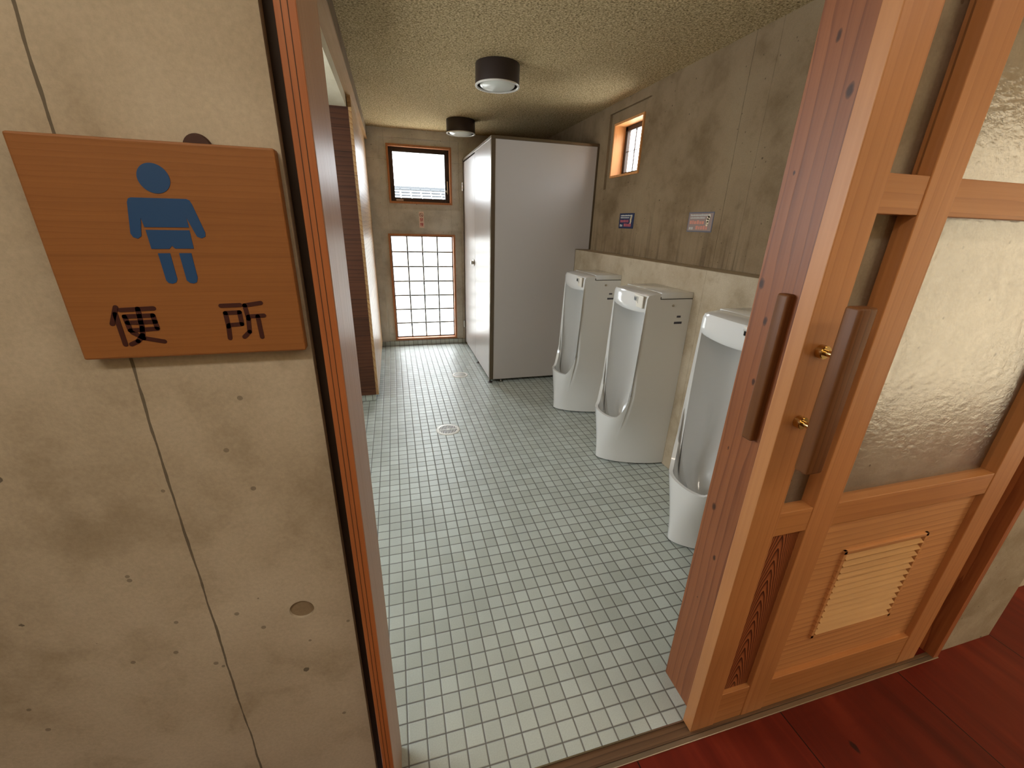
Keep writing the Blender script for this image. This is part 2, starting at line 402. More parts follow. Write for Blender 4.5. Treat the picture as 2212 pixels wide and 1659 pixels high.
# ------------------------------------------------------------------ shell
struct('floor', B(XL, XR, .672, YF, -.06, 0), M['tile'], 'washroom floor of small square grey green mosaic tiles', 'floor')
struct('floor.001', B(-2.6, 6.6, -.80, .612, -.06, 0), M['hallfloor'], 'dark red lacquered board floor of the corridor', 'floor')
struct('floor.002', B(1.80, 6.6, .612, .80, -.06, 0), M['hallfloor'], 'red board floor in the recess beyond the concrete pier', 'floor')
ce = bmesh.new(); box(ce, -.187, XR+.16, .825, YF+.1, H, H+.08)
struct('ceiling', ce, M['ceil'], 'washroom ceiling with brown sprayed granular finish', 'ceiling')
struct('ceiling.001', B(XL, -.245, .825, 3.60, 2.225, 2.32), M['plaster'], 'cream plaster ceiling over the alcove on the left', 'ceiling')
struct('ceiling.002', B(-2.6, 6.6, -.80, .825, 2.55, 2.62), M['plaster'], 'corridor ceiling out of view above the camera', 'ceiling')

# entrance wall: sign side, opening, behind the door, pier
bm = B(-2.6, -.124, .63, .825, 0, 2.55)
wl = struct('wall_front', bm, M['conc_hall'], 'corridor concrete wall carrying the wooden sign, with one vertical seam', 'wall')
# round form-tie pocket cut into the sign wall
cut = obj('cutter', cyl(bmesh.new(), (-.207, .61, .833), .0205, .034, axis=1, seg=40), M['plug'])
md = wl.modifiers.new('b', 'BOOLEAN'); md.object = cut; md.operation = 'DIFFERENCE'; md.solver = 'EXACT'
dg = bpy.context.evaluated_depsgraph_get(); me = bpy.data.meshes.new_from_object(wl.evaluated_get(dg)); wl.modifiers.clear(); wl.data = me
bpy.data.objects.remove(cut)
struct('trim_5', cyl(bmesh.new(), (-.207, .635, .833), .0204, .02, axis=1, seg=40), M['plug'], 'round mortar plug in the concrete wall below the sign', 'wall plug')
bm = bmesh.new(); box(bm, .90, 1.90, .692, .825, 0, LINT+.2); box(bm, 1.90, 2.22, .63, .825, 0, 2.55); box(bm, -.124, .90, .69, .825, LINT+.04, 2.55); box(bm, .90, 1.90, .692, .825, LINT+.2, 2.55)
struct('wall_front.001', bm, M['conc_hall'], 'concrete wall behind the sliding door and the pier to its right', 'wall')
CG = (3.3, 6.1)
struct('wall_corridor', B(2.22, 6.6, .76, .9, -.03, 2.55), M['conc_hall'], 'pale concrete wall in the recess at the far right', 'wall')
bm = bmesh.new(); holes_wall(bm, 1, -.92, -.80, -2.6, 6.6, 0, 2.55, [(CG[0], CG[1], .03, 2.3)])
struct('wall_corridor.001', bm, M['plaster'], 'corridor wall behind the camera', 'wall')
struct('wall_corridor.002', B(-2.7, -2.6, -.92, .825, 0, 2.55), M['conc_hall'], 'left end wall of the corridor', 'wall')
struct('wall_corridor.003', B(6.6, 6.7, -.92, .9, 0, 2.55), M['plaster'], 'right end wall of the corridor', 'wall')

t = thing('window_5', 'wide glazed entrance screen in the corridor, behind the camera', 'window', (4.7, -.86, .03), kind='structure')
bm = bmesh.new()
for x in (CG[0], 4.0, 4.7, 5.4, CG[1]-.05): box(bm, x, x+.05, -.885, -.845, .03, 2.3)
box(bm, CG[0], CG[1], -.885, -.845, .03, .10); box(bm, CG[0], CG[1], -.885, -.845, 2.24, 2.3)
obj('window_frame', bm, M['sash'], t); obj('pane', B(CG[0], CG[1], -.867, -.863, .03, 2.3), M['warmglass'], t)

# far wall with two framed windows; shallow rebates round each opening
U = (0., .715, 1.685, 2.285); L = (-.043, .74, .065, 1.355)
UB = (-.08, .80, 1.625, 2.345); LB = (-.13, .82, .0, 1.40)
bm = bmesh.new()
holes_wall(bm, 1, YF+.022, YF+.16, XL, XR, 0, H+.05, [U, L])
holes_wall(bm, 1, YF, YF+.022, XL, XR, 0, H+.05, [UB, LB])
struct('wall_far', bm, M['conc_far'], 'concrete end wall with two wood framed windows', 'wall')
# right wall
W3 = (3.13, 3.58, 1.885, 2.285); W3B = (3.045, 3.65, 1.80, 2.365)
bm = bmesh.new()
holes_wall(bm, 0, XR+.022, XR+.16, .70, YF+.16, 0, H+.05, [W3])
holes_wall(bm, 0, XR, XR+.022, .825, YF, 0, H+.05, [W3B])
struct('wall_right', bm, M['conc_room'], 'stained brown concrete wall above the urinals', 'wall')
struct('wall_ledge', B(LX, XR, .825, YF, 0, 1.29, bev=.004), M['conc_ledge'], 'low pale concrete boxing wall behind the urinals', 'wall')
# alcove walls (left)
AW = (1.3, 2.8, 1.15, 2.15)
bm = bmesh.new(); holes_wall(bm, 0, XL-.12, XL, .825, YF, 0, 2.5, [AW])
struct('wall_left', bm, M['plaster'], 'cream alcove wall on the left of the washroom', 'wall')
struct('wall_left.001', B(XL, -.187, .825, YF, 2.322, 2.5), M['conc_room'], 'soffit closing the alcove above the beam', 'wall')
t = thing('window_4', 'alcove window on the left side wall', 'window', (XL-.06, 2.2, 1.0), kind='structure')
bm = bmesh.new(); y0, y1, z0, z1 = AW
for a in ((y0, y0+.04, z0, z1), (y1-.04, y1, z0, z1), (y0, y1, z0, z0+.04), (y0, y1, z1-.04, z1), (2.03, 2.07, z0, z1)): box(bm, XL-.08, XL-.04, a[0], a[1], a[2], a[3])
obj('window_frame', bm, M['sash'], t); obj('pane', B(XL-.063, XL-.057, y0+.04, y1-.04, z0+.04, z1-.04), M['glass'], t)
struct('trim_9', B(-.240, -.214, 3.60, YF, 2.226, 2.306), M['beam'], 'narrow wooden fascia over the closet side', 'fascia')
struct('trim_6', B(-.245, -.187, .825, YF, 2.262+.044, H), M['beam'], 'pale timber beam along the ceiling edge on the left', 'beam')

# tile skirting on far wall
struct('baseboard_far', B(-.24, .85, YF-.008, YF+.024, 0, .06), M['tile'], 'single row of grey green tile skirting under the far window', 'baseboard')

# door jambs, sill, lintel
bm = B(-.110, -.082, .612, .825, 0, LINT, bev=.0015)
for xx in (-.0995, -.092): box(bm, xx-.0006, xx+.0006, .6112, .6125, 0, LINT)
lj = struct('trim_1', B(-.106, -.0825, .6145, .826, 0, LINT, bev=.001), M['jamb_reveal_lit'], 'left door jamb with reveal tinted pale for daylight and red cedar front', 'door jamb')
obj('front_strip', B(-.106, -.083, .6115, .6145, 0, LINT, bev=.001), M['jamb_left'], lj, label='red cedar front edge')
bm = bmesh.new()
for xx in (-.0985, -.0915): box(bm, xx-.0004, xx+.0004, .6111, .6130, 0, LINT)
obj('groove', bm, M['gap'], lj)
struct('trim_7', B(-.126, -.104, .650, .826, 0, LINT), M['gap'], 'dark recessed joint between concrete wall and left jamb', 'joint')
struct('trim_2', B(.845, .902, .690, .826, 0, LINT, bev=.002), M['jamb'], 'knotty cedar jamb behind the sliding door edge', 'door jamb')
bm = bmesh.new(); box(bm, 1.875, 1.902, .616, .692, 0, LINT, bev=.0015); box(bm, 1.84, 1.876, .676, .692, 0, LINT)
struct('trim_3', bm, M['jamb_left'], 'thin cedar stop at the right end of the sliding door pocket', 'door jamb')
struct('trim_8', B(-.106, 1.902, .612, .826, LINT, LINT+.045), M['jamb'], 'cedar head rail over the doorway', 'door lintel')
sl = struct('trim_4', B(-.081, 1.875, .628, .672, -.02, -.003), M['sill'], 'brown wooden door sill with a metal strip', 'door sill')
bm = bmesh.new(); box(bm, -.081, 1.875, .628, .640, -.004, .0035, bev=.001); obj('sill_lip', bm, M['sill'], sl)
bm = bmesh.new(); box(bm, -.081, 1.90, .612, .628, -.02, .002, bev=.002); obj('metal_strip', bm, plain('worn_metal', lin(150,136,116), .35, .7), sl)
bm = bmesh.new(); box(bm, -.081, .845, .669, .673, -.003, .0025); obj('tile_edge_strip', bm, M['steel'], sl)

# ------------------------------------------------------------------ sliding door
D0, D1 = YD, .673
dr = thing('door_1', 'sliding wooden door pushed open to the right, with figured glass and a louvered lower panel', 'door', (1.3, .654, .004), kind='structure')
def stile(x0, x1, mat=None):
    obj('stile', B(x0, x1, D0, D1, .004, 2.05, bev=.002), mat or M['door'], dr)
stile(.805, .892); stile(1.0, 1.085); stile(1.705, 1.80)
GY0, GY1 = .661, .665
zr = [(.004, .145), (.765, .838), (1.537, 1.607), (1.97, 2.05)]
for z0, z1 in zr:
    obj('rail', B(.892, 1.0, D0+.002, D1-.002, z0 if z0 > .1 else .004, z1, bev=.0015), M['doorh'], dr)
    obj('rail', B(1.085, 1.705, D0+.002, D1-.002, z0, z1, bev=.0015), M['doorh'], dr)
for x0, x1 in ((.892, 1.0), (1.085, 1.705)):
    for z0, z1 in ((.838, 1.537), (1.607, 1.97)):
        obj('glass_pane', B(x0, x1, GY0, GY1, z0, z1), M['doorglass'] if x0 > 1 else M['glass'], dr, label='figured glass pane' if x0 > 1 else 'narrow clear glass pane')
obj('narrow_panel', B(.892, 1.0, .650, .664, .145, .765), M['cathedral'], dr, label='narrow dark arched grain panel')
# wide lower panel with louver opening
LV = (1.202, 1.55, .285, .64)
bm = bmesh.new(); holes_wall(bm, 1, .652, .666, 1.085, 1.705, .145, .765, [LV])
pn = obj('lower_panel', bm, M['doorpanel'], dr)
bm = bmesh.new()
for a in ((LV[0], LV[0]+.012, LV[2], LV[3]), (LV[1]-.012, LV[1], LV[2], LV[3]), (LV[0], LV[1], LV[3]-.012, LV[3]), (LV[0], LV[1], LV[2], LV[2]+.012)):
    box(bm, a[0], a[1], .6445, .670, a[2], a[3], bev=.001)
lv = obj('louver_frame', bm, M['doorpanel'], dr)
bm = bmesh.new(); n = 13; rot = Matrix.Rotation(math.radians(34), 3, 'X')
for i in range(n):
    z = LV[2]+.026+(LV[3]-LV[2]-.050)*i/(n-1)
    box(bm, LV[0]+.012, LV[1]-.016, .656-.0165, .656+.0165, z-.0025, z+.0025, rot=rot)
obj('louver_slats', bm, M['louver'], lv)
obj('louver_backing', B(LV[0], LV[1], .669, .672, LV[2], LV[3]), M['gap'], lv)
# handles, front and back
def rod_bar(cy):
    b = bmesh.new(); box(b, .826, .872, cy-.016, cy+.016, 1.008, 1.372, bev=.006, seg=3); return b
for cy, s in ((.578, -1), (.733, 1)):
    h = obj('handle', rod_bar(cy), M['handle'], dr, smooth=True, label='wooden pull bar on the corridor face' if s < 0 else 'wooden pull bar on the room face')
    for z in (1.104, 1.268):
        face = D0 if s < 0 else D1
        b = bmesh.new()
        if s < 0:
            cyl(b, (.852, face-.016, z), .0145, .016, axis=1, bev=.0015); cyl(b, (.852, cy+.012, z), .0065, face-cy-.012, axis=1, seg=20)
        else:
            cyl(b, (.852, face, z), .0145, .016, axis=1, bev=.0015); cyl(b, (.852, face, z), .0065, cy-.012-face, axis=1, seg=20)
        obj('handle_post', b, M['brass'], h, smooth=True)

# ------------------------------------------------------------------ windows
def lining(name, t, x0, x1, z0, z1, y0, y1, w, mat):
    bm = bmesh.new()
    box(bm, x0, x0+w, y0, y1, z0, z1); box(bm, x1-w, x1, y0, y1, z0, z1); box(bm, x0+w, x1-w, y0, y1, z1-w, z1); box(bm, x0+w, x1-w, y0, y1, z0, z0+w)
    return obj(name, bm, mat, t)
w1 = thing('window_1', 'upper square window in the far wall, sliding dark sash in a wood frame', 'window', (.357, YF+.08, 1.685), kind='structure')
lining('window_frame', w1, U[0], U[1], U[2], U[3], YF+.010, YF+.15, .022, M['frame'])
sa = bmesh.new(); x0, x1, z0, z1 = .018, .697, 1.703, 2.267
for a in ((x0, x0+.05, z0, z1), (x1-.055, x1, z0, z1), (x0+.05, x1-.055, z1-.05, z1), (x0+.05, x1-.055, z0, z0+.045)): box(sa, a[0], a[1], YF+.075, YF+.105, a[2], a[3], bev=.002)
box(sa, x1-.055, x1-.049, YF+.068, YF+.075, z0, z1)
sh = obj('sash', sa, M['sash'], w1)
obj('pane', B(x0+.05, x1-.055, YF+.088, YF+.092, z0+.045, z1-.05), M['glass'], w1)
bm = bmesh.new(); box(bm, x1-.036, x1-.022, YF+.055, YF+.075, z0+.10, z0+.24, bev=.003); cyl(bm, (x1-.040, YF+.052, z0+.13), .012, .02, axis=1, seg=20)
obj('latch', bm, M['steel'], sh, smooth=True)
obj('sash_label', B(x0+.06, x0+.14, YF+.073, YF+.0755, z0+.012, z0+.028), M['pale'], sh)
w2 = thing('window_2', 'tall lower window in the far wall, milky glass squares in a wood frame', 'window', (.348, YF+.08, .065), kind='structure')
lining('window_frame', w2, L[0], L[1], L[2], L[3], YF+.010, YF+.15, .022, M['frame'])
x0, x1, z0, z1 = L[0]+.018, L[1]-.018, L[2]+.018, L[3]-.018
sa = bmesh.new()
for a in ((x0, x0+.014, z0, z1), (x1-.014, x1, z0, z1), (x0, x1, z1-.014, z1), (x0, x1, z0, z0+.014)): box(sa, a[0], a[1], YF+.085, YF+.105, a[2], a[3])
obj('sash', sa, M['sash'], w2)
obj('pane', B(x0+.014, x1-.014, YF+.092, YF+.100, z0+.014, z1-.014), M['glassblock'], w2)
gr = bmesh.new(); gx = [x0+.014+(x1-x0-.028)*i/4 for i in range(5)]; gz = [z0+.014+(z1-z0-.028)*i/7 for i in range(8)]
for x in gx[1:-1]: box(gr, x-.008, x+.008, YF+.087, YF+.092, z0, z1)
for z in gz[1:-1]: box(gr, x0, x1, YF+.087, YF+.092, z-.008, z+.008)
for x in gx[1:-1]:
    for z in gz[1:-1]: lathe(gr, (x, YF+.087, z), [(0, -.016), (.015, 0), (0, .016)], 8); box(gr, x-.009, x+.009, YF+.087, YF+.092, z-.034, z+.008)
obj('glazing_grid', gr, plain('lead_grid', lin(120,120,112), .6), w2)
w3 = thing('window_3', 'small window high in the right wall with a deep orange wood lining', 'window', (XR+.08, 3.355, 1.885), kind='structure')
def liningx(name, t, y0, y1, z0, z1, x0, x1, w, mat):
    bm = bmesh.new()
    box(bm, x0, x1, y0, y0+w, z0, z1); box(bm, x0, x1, y1-w, y1, z0, z1); box(bm, x0, x1, y0+w, y1-w, z1-w, z1); box(bm, x0, x1, y0+w, y1-w, z0, z0+w)
    return obj(name, bm, mat, t)
liningx('window_frame', w3, W3[0], W3[1], W3[2], W3[3], XR+.010, XR+.16, .016, M['frame2'])
sa = bmesh.new(); y0, y1, z0, z1 = W3[0]+.016, W3[1]-.016, W3[2]+.016, W3[3]-.016
for a in ((y0, y0+.035, z0, z1), (y1-.035, y1, z0, z1), (y0, y1, z1-.035, z1), (y0, y1, z0, z0+.03)): box(sa, XR+.11, XR+.14, a[0], a[1], a[2], a[3], bev=.002)
obj('sash', sa, M['sash'], w3)
obj('pane', B(XR+.122, XR+.126, y0+.035, y1-.035, z0+.03, z1-.035), M['glass'], w3)
bm = bmesh.new()
for f in (.33, .66): box(bm, XR+.118, XR+.128, y0+.035+(y1-y0-.07)*f-.002, y0+.035+(y1-y0-.07)*f+.002, z0+.03, z1-.035)
box(bm, XR+.118, XR+.128, y0+.035, y1-.035, (z0+z1)/2-.002, (z0+z1)/2+.002)
obj('glazing_bar', bm, M['sash'], w3)

# ------------------------------------------------------------------ wooden booth on the left
bt = thing('wooden_closet', 'tall dark boarded wooden closet on a tiled plinth at the left of the washroom', 'closet', (-.9, 4.43, 0))
obj('front_boards', B(XL+.002, -.232, 3.545, 3.575, .064, 2.225), M['booth'], bt, label='dark knotty horizontal boards facing the doorway')
obj('side_panel', B(-.232, -.211, 3.545, YF-.003, .064, 2.225, bev=.001), M['booth_side'], bt, label='pale wooden side facing the aisle')
obj('tile_plinth', B(XL+.004, -.240, 3.56, YF-.003, 0, .064), M['tile'], bt)

# ------------------------------------------------------------------ toilet stall
SX, SY, ST = .845, 3.80, 2.175
st = thing('toilet_stall', 'light grey panelled toilet stall with bronze trims, door closed', 'toilet stall', (SX+.4, SY+.7, 0))
obj('side_panel', B(SX+.028, XR-.004, SY+.004, SY+.036, .032, ST-.022), M['panel'], st) if False else None
bm = B(SX+.028, LX-.004, SY+.004, SY+.036, .032, ST-.022); box(bm, LX-.004, XR-.004, SY+.004, SY+.036, 1.294, ST-.022)
obj('side_panel', bm, M['panel'], st, label='large grey side panel facing the urinals')
obj('corner_post', B(SX-.002, SX+.036, SY, SY+.040, .03, ST-.02, bev=.003), M['alu'], st)
bm = B(SX-.004, XR-.002, SY-.003, SY+.042, ST-.024, ST, bev=.003); box(bm, SX-.004, SX+.042, SY+.042, YF-.004, ST-.024, ST, bev=.003)
obj('head_rail', bm, M['alu'], st)
obj('wall_channel', B(XR-.018, XR-.003, SY, SY+.040, 1.293, ST-.022), M['alu'], st)
obj('front_panel', B(SX+.002, SX+.034, SY+.042, 4.575, .032, ST-.024, bev=.001), M['panel'], st, label='fixed front panel')
dp = obj('stall_door', B(SX+.002, SX+.034, 4.581, 5.262, .032, ST-.036, bev=.001), M['panel'], st, label='stall door')
obj('edge_post', B(SX+.0, SX+.036, 5.268, YF-.004, .0, ST-.024), M['alu'], st)
bm = bmesh.new(); cyl(bm, (SX-.030, 4.66, 1.09), .019, .032, axis=0, seg=24, bev=.002); box(bm, SX-.006, SX+.002, 4.63, 4.69, 1.055, 1.125, bev=.002)
obj('lock_knob', bm, M['steel'], dp, smooth=True)
for z in (1.885, .27):
    bm = bmesh.new(); cyl(bm, (SX-.012, 5.266, z-.045), .010, .09, seg=16, bev=.002); box(bm, SX-.004, SX+.002, 5.235, 5.297, z-.035, z+.035)
    obj('hinge', bm, M['steel'], dp, smooth=True)
for x, y in ((SX+.008, 3.818), (SX+.012, 4.45), (.966, SY+.02)):
    bm = bmesh.new(); cyl(bm, (x, y, .004), .008, .03, seg=16); cyl(bm, (x, y, 0.001), .026, .006, seg=24, r2=.014)
    obj('foot', bm, M['sash'] if x < .9 else M['steel'], st, smooth=True)

# ------------------------------------------------------------------ urinals
def urinal(cy):
    """stall urinal, centre at y=cy, back on the ledge face"""
    bx = LX-.001
    t = thing('urinal', '', 'urinal', (bx-.2, cy, 0), group='urinals along the concrete ledge')
    P = lambda u, v, z: (bx-u, cy+v, z)
    UE, V0, ZT = .300, .190, 1.120
    # columns: near side (v=-V0) back to front, front arc, far side
    side_u = [0, .03, .07, .12, .17, .22, .26, .285, UE]
    nf = 25
    cols = [('s', -1, u) for u in side_u]+[('f', -1+2*(i+1)/(nf+1)) for i in range(nf)]+[('s', 1, u) for u in reversed(side_u)]
    def smooth(a, b, x): x = max(0, min(1, (x-a)/(b-a))); return x*x*(3-2*x)
    arc = []
    def base_uv(s):      # s in [0,1] from wall to tip
        th = s*PI/2; p = 1.65; u0 = .405
        return u0*math.sin(th)**(2/p), .183*max(math.cos(th), 0)**(2/p)
    def outer(c, z):
        w = smooth(.0, .56, z)
        if c[0] == 's':
            sg = c[1]; u = c[2]; a = (u, V0)
            b = base_uv(.62*(u/UE))
        else:
            s = c[1]; sg = -1 if s < 0 else 1; k = 1-abs(s)        # 0 at the corner, 1 at the middle
            th = k*PI/2; a = (UE+.128*math.sin(th)**.9, V0*math.cos(th)**.8)
            b = base_uv(.62+.38*k)
        return a[0]*w+b[0]*(1-w), sg*(a[1]*w+b[1]*(1-w))
    def rim(c):
        if c[0] == 's': return ZT
        v = abs(c[1]); k = 1-v
        return .352+.26*max(0, 1-k*2.1)**2.6
    bm = bmesh.new(); O = []; I = []
    nz = 16
    for c in cols:
        zt = rim(c); ring = []
        for j in range(nz+1):
            f = j/nz; z = .010+(zt-.010)*f
            u, v = outer(c, z); ring.append(bm.verts.new(P(u, v, z)))
        O.append(ring)
        # inner wall, from the rim down into the bowl
        inn = []
        for j in range(nz+1):
            f = j/nz; z = zt+(.105-zt)*f
            u, v = outer(c, z)
            iu = max(u-.015*(1 if c[0] == 'f' else 0), 0); iv = max(abs(v)-.012, 0)*(1 if v > 0 else -1)
            if c[0] == 's':
                q = c[2]; iu = .05+(UE-.05)*(q/UE)**1.0
                rr = .10
                if iu < .05+rr: iv *= 1-.42*(1-(iu-.05)/rr)**2
                iu = min(iu, UE-.000)
            sh = smooth(.30, .10, z)                  # close towards the outlet
            sl = smooth(.60, .12, z)                  # back wall leans forward
            iu = iu+(.15-iu*.15)*sl*(1-min(iu/.30, 1))
            iu = iu+(.21-iu)*sh*.75; iv = iv*(1-sh*.75)
            inn.append(bm.verts.new(P(iu, iv, z)))
        I.append(inn)
    n = len(cols)
    for a in range(n-1):
        for j in range(nz):
            bm.faces.new((O[a][j], O[a+1][j], O[a+1][j+1], O[a][j+1]))
            bm.faces.new((I[a][j], I[a+1][j], I[a+1][j+1], I[a][j+1]))
        # rolled rim
        bm.faces.new((O[a][nz], O[a+1][nz], I[a+1][0], I[a][0]))
    for j in range(nz):                                # back wall of the bowl
        m = bm.verts.new((I[0][j].co+I[-1][j].co)/2+Vector((.012, 0, 0))) if j == 0 else mprev
        m2 = bm.verts.new((I[0][j+1].co+I[-1][j+1].co)/2+Vector((.012, 0, 0)))
        bm.faces.new((I[0][j], m, m2, I[0][j+1])); bm.faces.new((I[-1][j], I[-1][j+1], m2, m)); mprev = m2
    bm.faces.new([I[a][nz] for a in range(n)]+[mprev])
    bmesh.ops.recalc_face_normals(bm, faces=bm.faces)
    body = obj('body', bm, M['ceramic'], t, smooth=True, angle=50)
    # head with slanting underside, closes the top
    bm = bmesh.new(); sec = [(0, 1.045), (.10, 1.045), (.24, 1.050), (.296, 1.046), (.303, 1.056), (.306, 1.075), (.303, 1.128), (.296, 1.142), (.280, 1.148), (.215, 1.156), (0, 1.156)]
    vs = []
    m_ = 14
    for i in range(m_+1):
        s = -1+2*i/m_; v = s*(V0-.0006); bl = .016*(1-s*s); ed = .004 if abs(s) == 1 else 0
        vs.append([bm.verts.new(P(u+(bl if u > .2 else 0)-(ed if u > .2 else 0), v, z-(.004*abs(s)**6 if z > 1.1 else 0)+(.020*(1-s*s) if z < 1.07 and u > .2 else 0)*-0.6)) for u, z in sec])
    for a, b_ in zip(vs, vs[1:]):
        for j in range(len(sec)): k = (j+1) % len(sec); bm.faces.new((a[j], a[k], b_[k], b_[j]))
    bm.faces.new(vs[0]); bm.faces.new(vs[-1][::-1]); bmesh.ops.recalc_face_normals(bm, faces=bm.faces)
    head = obj('head', bm, M['ceramic'], t, smooth=True, angle=35)
    # lid seam and lid
    y0, y1 = cy-V0, cy+V0
    lid = obj('lid', B(bx-.213, bx-.002, y0-.001, y1+.001, 1.123, 1.1575, bev=.003), M['ceramic'], t, smooth=True)
    bm = B(bx-.214, bx-.001, y0-.0016, y1+.0016, 1.1195, 1.1230); box(bm, bx-.2155, bx-.212, y0-.0014, y0+.02, 1.120, 1.134)
    obj('lid_seam', bm, M['black'], t)
    # sensor panel on the near half of the head front
    bm = bmesh.new(); yc = cy-.092
    rz = Matrix.Rotation(math.radians(-5), 3, 'Z')
    box(bm, -.004, .004, -.088, .088, -.035, .035, bev=.003, rot=rz); shift(bm, (bx-.3115, yc, 1.103)); sp = obj('sensor_panel', bm, M['ceramic2'], t, smooth=True)
    bm = bmesh.new(); box(bm, -.004, .004, -.024, .024, -.014, .014, bev=.001, rot=rz); shift(bm, (bx-.3145, yc, 1.112)); sw = obj('sensor_window', bm, M['pale'], sp)
    bm = bmesh.new(); box(bm, -.004, .004, -.013, .010, -.009, .009, rot=rz); shift(bm, (bx-.3165, yc, 1.112)); obj('sensor_eye', bm, M['black'], sw)
    bm = bmesh.new(); box(bm, -.004, .004, -.0008, .0008, -.018, .018, rot=rz); shift(bm, (bx-.3152, yc-.032, 1.108)); obj('panel_slot', bm, M['black'], sp)
    bm = bmesh.new(); cyl(bm, (bx-.126, y0-.0045, 1.083), .007, .005, axis=1, seg=20, bev=.001); obj('side_screw', bm, M['steel'], t, smooth=True)
    bm = B(bx-.088, bx-.062, y0-.0012, y0+.001, 1.012, 1.023); obj('side_label', bm, M['label'], t)
    bm = B(bx-.100, bx-.048, y0-.0012, y0+.001, .974, .987); obj('side_label', bm, M['label'], t)
    # pale flush track from the outlet up the back
    bm = bmesh.new(); cyl(bm, (bx-.21, cy, .108), .035, .008, seg=32, bev=.002); obj('outlet_strainer', bm, M['ceramic2'], t, smooth=True)
    return t
CY = 2.252
u1 = urinal(CY)
u1['label'] = 'middle white stall urinal, between the other two on the concrete ledge'
u2 = copy_tree(u1); u2.location.y += .838; u2['label'] = 'white stall urinal next to the toilet stall, farthest from the doorway'
u3 = copy_tree(u1); u3.location.y -= .842; u3['label'] = 'white stall urinal nearest the doorway, partly hidden by the door jamb'

# ------------------------------------------------------------------ ceiling lamps
def lamp(x, y, label):
    t = thing('ceiling_light', label, 'ceiling light', (x, y, H), group='round ceiling lights of the washroom')
    bm = bmesh.new(); lathe(bm, (x, y, H), [(0, 0), (.138, 0), (.140, -.004), (.140, -.112), (.136, -.116), (.128, -.116), (.128, -.04), (0, -.04)])
    obj('housing', bm, M['lampbody'], t, smooth=True)
    bm = bmesh.new(); lathe(bm, (x, y, H), [(.128, -.112), (.141, -.112), (.1425, -.116), (.140, -.121), (.130, -.121), (.127, -.117), (.128, -.112)])
    obj('rim_ring', bm, M['lampring'], t, smooth=True)
    bm = bmesh.new(); lathe(bm, (x, y, H), [(.112, -.06)]+[(.112*math.cos(a), -.108-.030*math.sin(a)) for a in [i*PI/2/12 for i in range(12)]]+[(0, -.138)])
    obj('glass_shade', bm, M['lampglass'], t, smooth=True)
    return t
lamp(.715, 3.06, 'dark round ceiling light with white glass, the larger one nearer the doorway')
lamp(.725, 4.66, 'dark round ceiling light with white glass, the smaller one near the far windows')

# ------------------------------------------------------------------ floor drains
dn = thing('floor_drain', 'white round floor drain with slotted grate in the middle of the tiles', 'floor drain', (.313, 2.872, 0))
bm = bmesh.new(); lathe(bm, (.313, 2.872, 0), [(.068, .0012), (.070, .004), (.088, .004), (.092, .001), (.092, 0.0003)], 48); obj('rim', bm, M['white'], dn, smooth=True)
bm = bmesh.new(); cyl(bm, (.313, 2.872, .0004), .069, .0008, seg=40); obj('dark_well', bm, M['hole'], dn)
bm = bmesh.new()
for i in range(-5, 6):
    x = i*.0115; h = math.sqrt(.069**2-x*x); box(bm, .313+x-.0028, .313+x+.0028, 2.872-h, 2.872+h, .0013, .0038)
box(bm, .313-.069, .313+.069, 2.872-.006, 2.872+.006, .0013, .0038); cyl(bm, (.313, 2.872, .0013), .010, .003, seg=20)
obj('grate', bm, M['white'], dn)
dc = thing('floor_cleanout', 'small flat white round cover in the floor beside the stall front', 'floor cover', (.589, 4.078, 0))
bm = bmesh.new(); lathe(bm, (.589, 4.078, 0), [(.060, .002), (.062, .0045), (.078, .0045), (.082, .0005)], 48); obj('rim', bm, M['white'], dc, smooth=True)
bm = bmesh.new(); lathe(bm, (.589, 4.078, 0), [(0, .004), (.056, .004), (.0595, .0025), (.060, .0005)], 40); obj('cover', bm, M['pale'], dc, smooth=True)

# ------------------------------------------------------------------ signs
SF = .610
sg = thing('restroom_sign', 'square orange brown wooden sign with a blue figure and two dark characters', 'sign', (-.253, .620, 1.327))
obj('board', B(-.380, -.1275, SF, .629, 1.327, 1.5755, bev=.0025), M['sign'], sg)
fig = dict(
 head=[(-.269,1.5473),(-.2618,1.5522),(-.2534,1.5521),(-.2461,1.5467),(-.2414,1.5404),(-.2414,1.5331),(-.2462,1.5249),(-.2545,1.5216),(-.2628,1.5235),(-.2692,1.5298),(-.2719,1.5382)],
 torso=[(-.2830,1.5162),(-.2290,1.5166),(-.2262,1.5152),(-.2245,1.5112),(-.2173,1.4797),(-.2182,1.4753),(-.2226,1.4733),(-.2269,1.4751),(-.2335,1.4965),(-.233,1.4853),(-.2779,1.4847),(-.279,1.4947),(-.2833,1.4747),(-.2874,1.4718),(-.2915,1.4732),(-.2933,1.4774),(-.2880,1.5112),(-.2862,1.5150)],
 pants=[(-.2775,1.4817),(-.2333,1.4822),(-.2333,1.4613),(-.2526,1.4611),(-.2551,1.4644),(-.2586,1.4607),(-.2768,1.4605)],
 leg_left=[(-.2715,1.4556),(-.2591,1.4558),(-.2585,1.4253),(-.2605,1.4214),(-.2645,1.4198),(-.2685,1.4207),(-.2705,1.4239)],
 leg_right=[(-.2498,1.4559),(-.2371,1.4561),(-.2366,1.4268),(-.2385,1.4216),(-.2420,1.4198),(-.2460,1.4206),(-.2489,1.4237)])
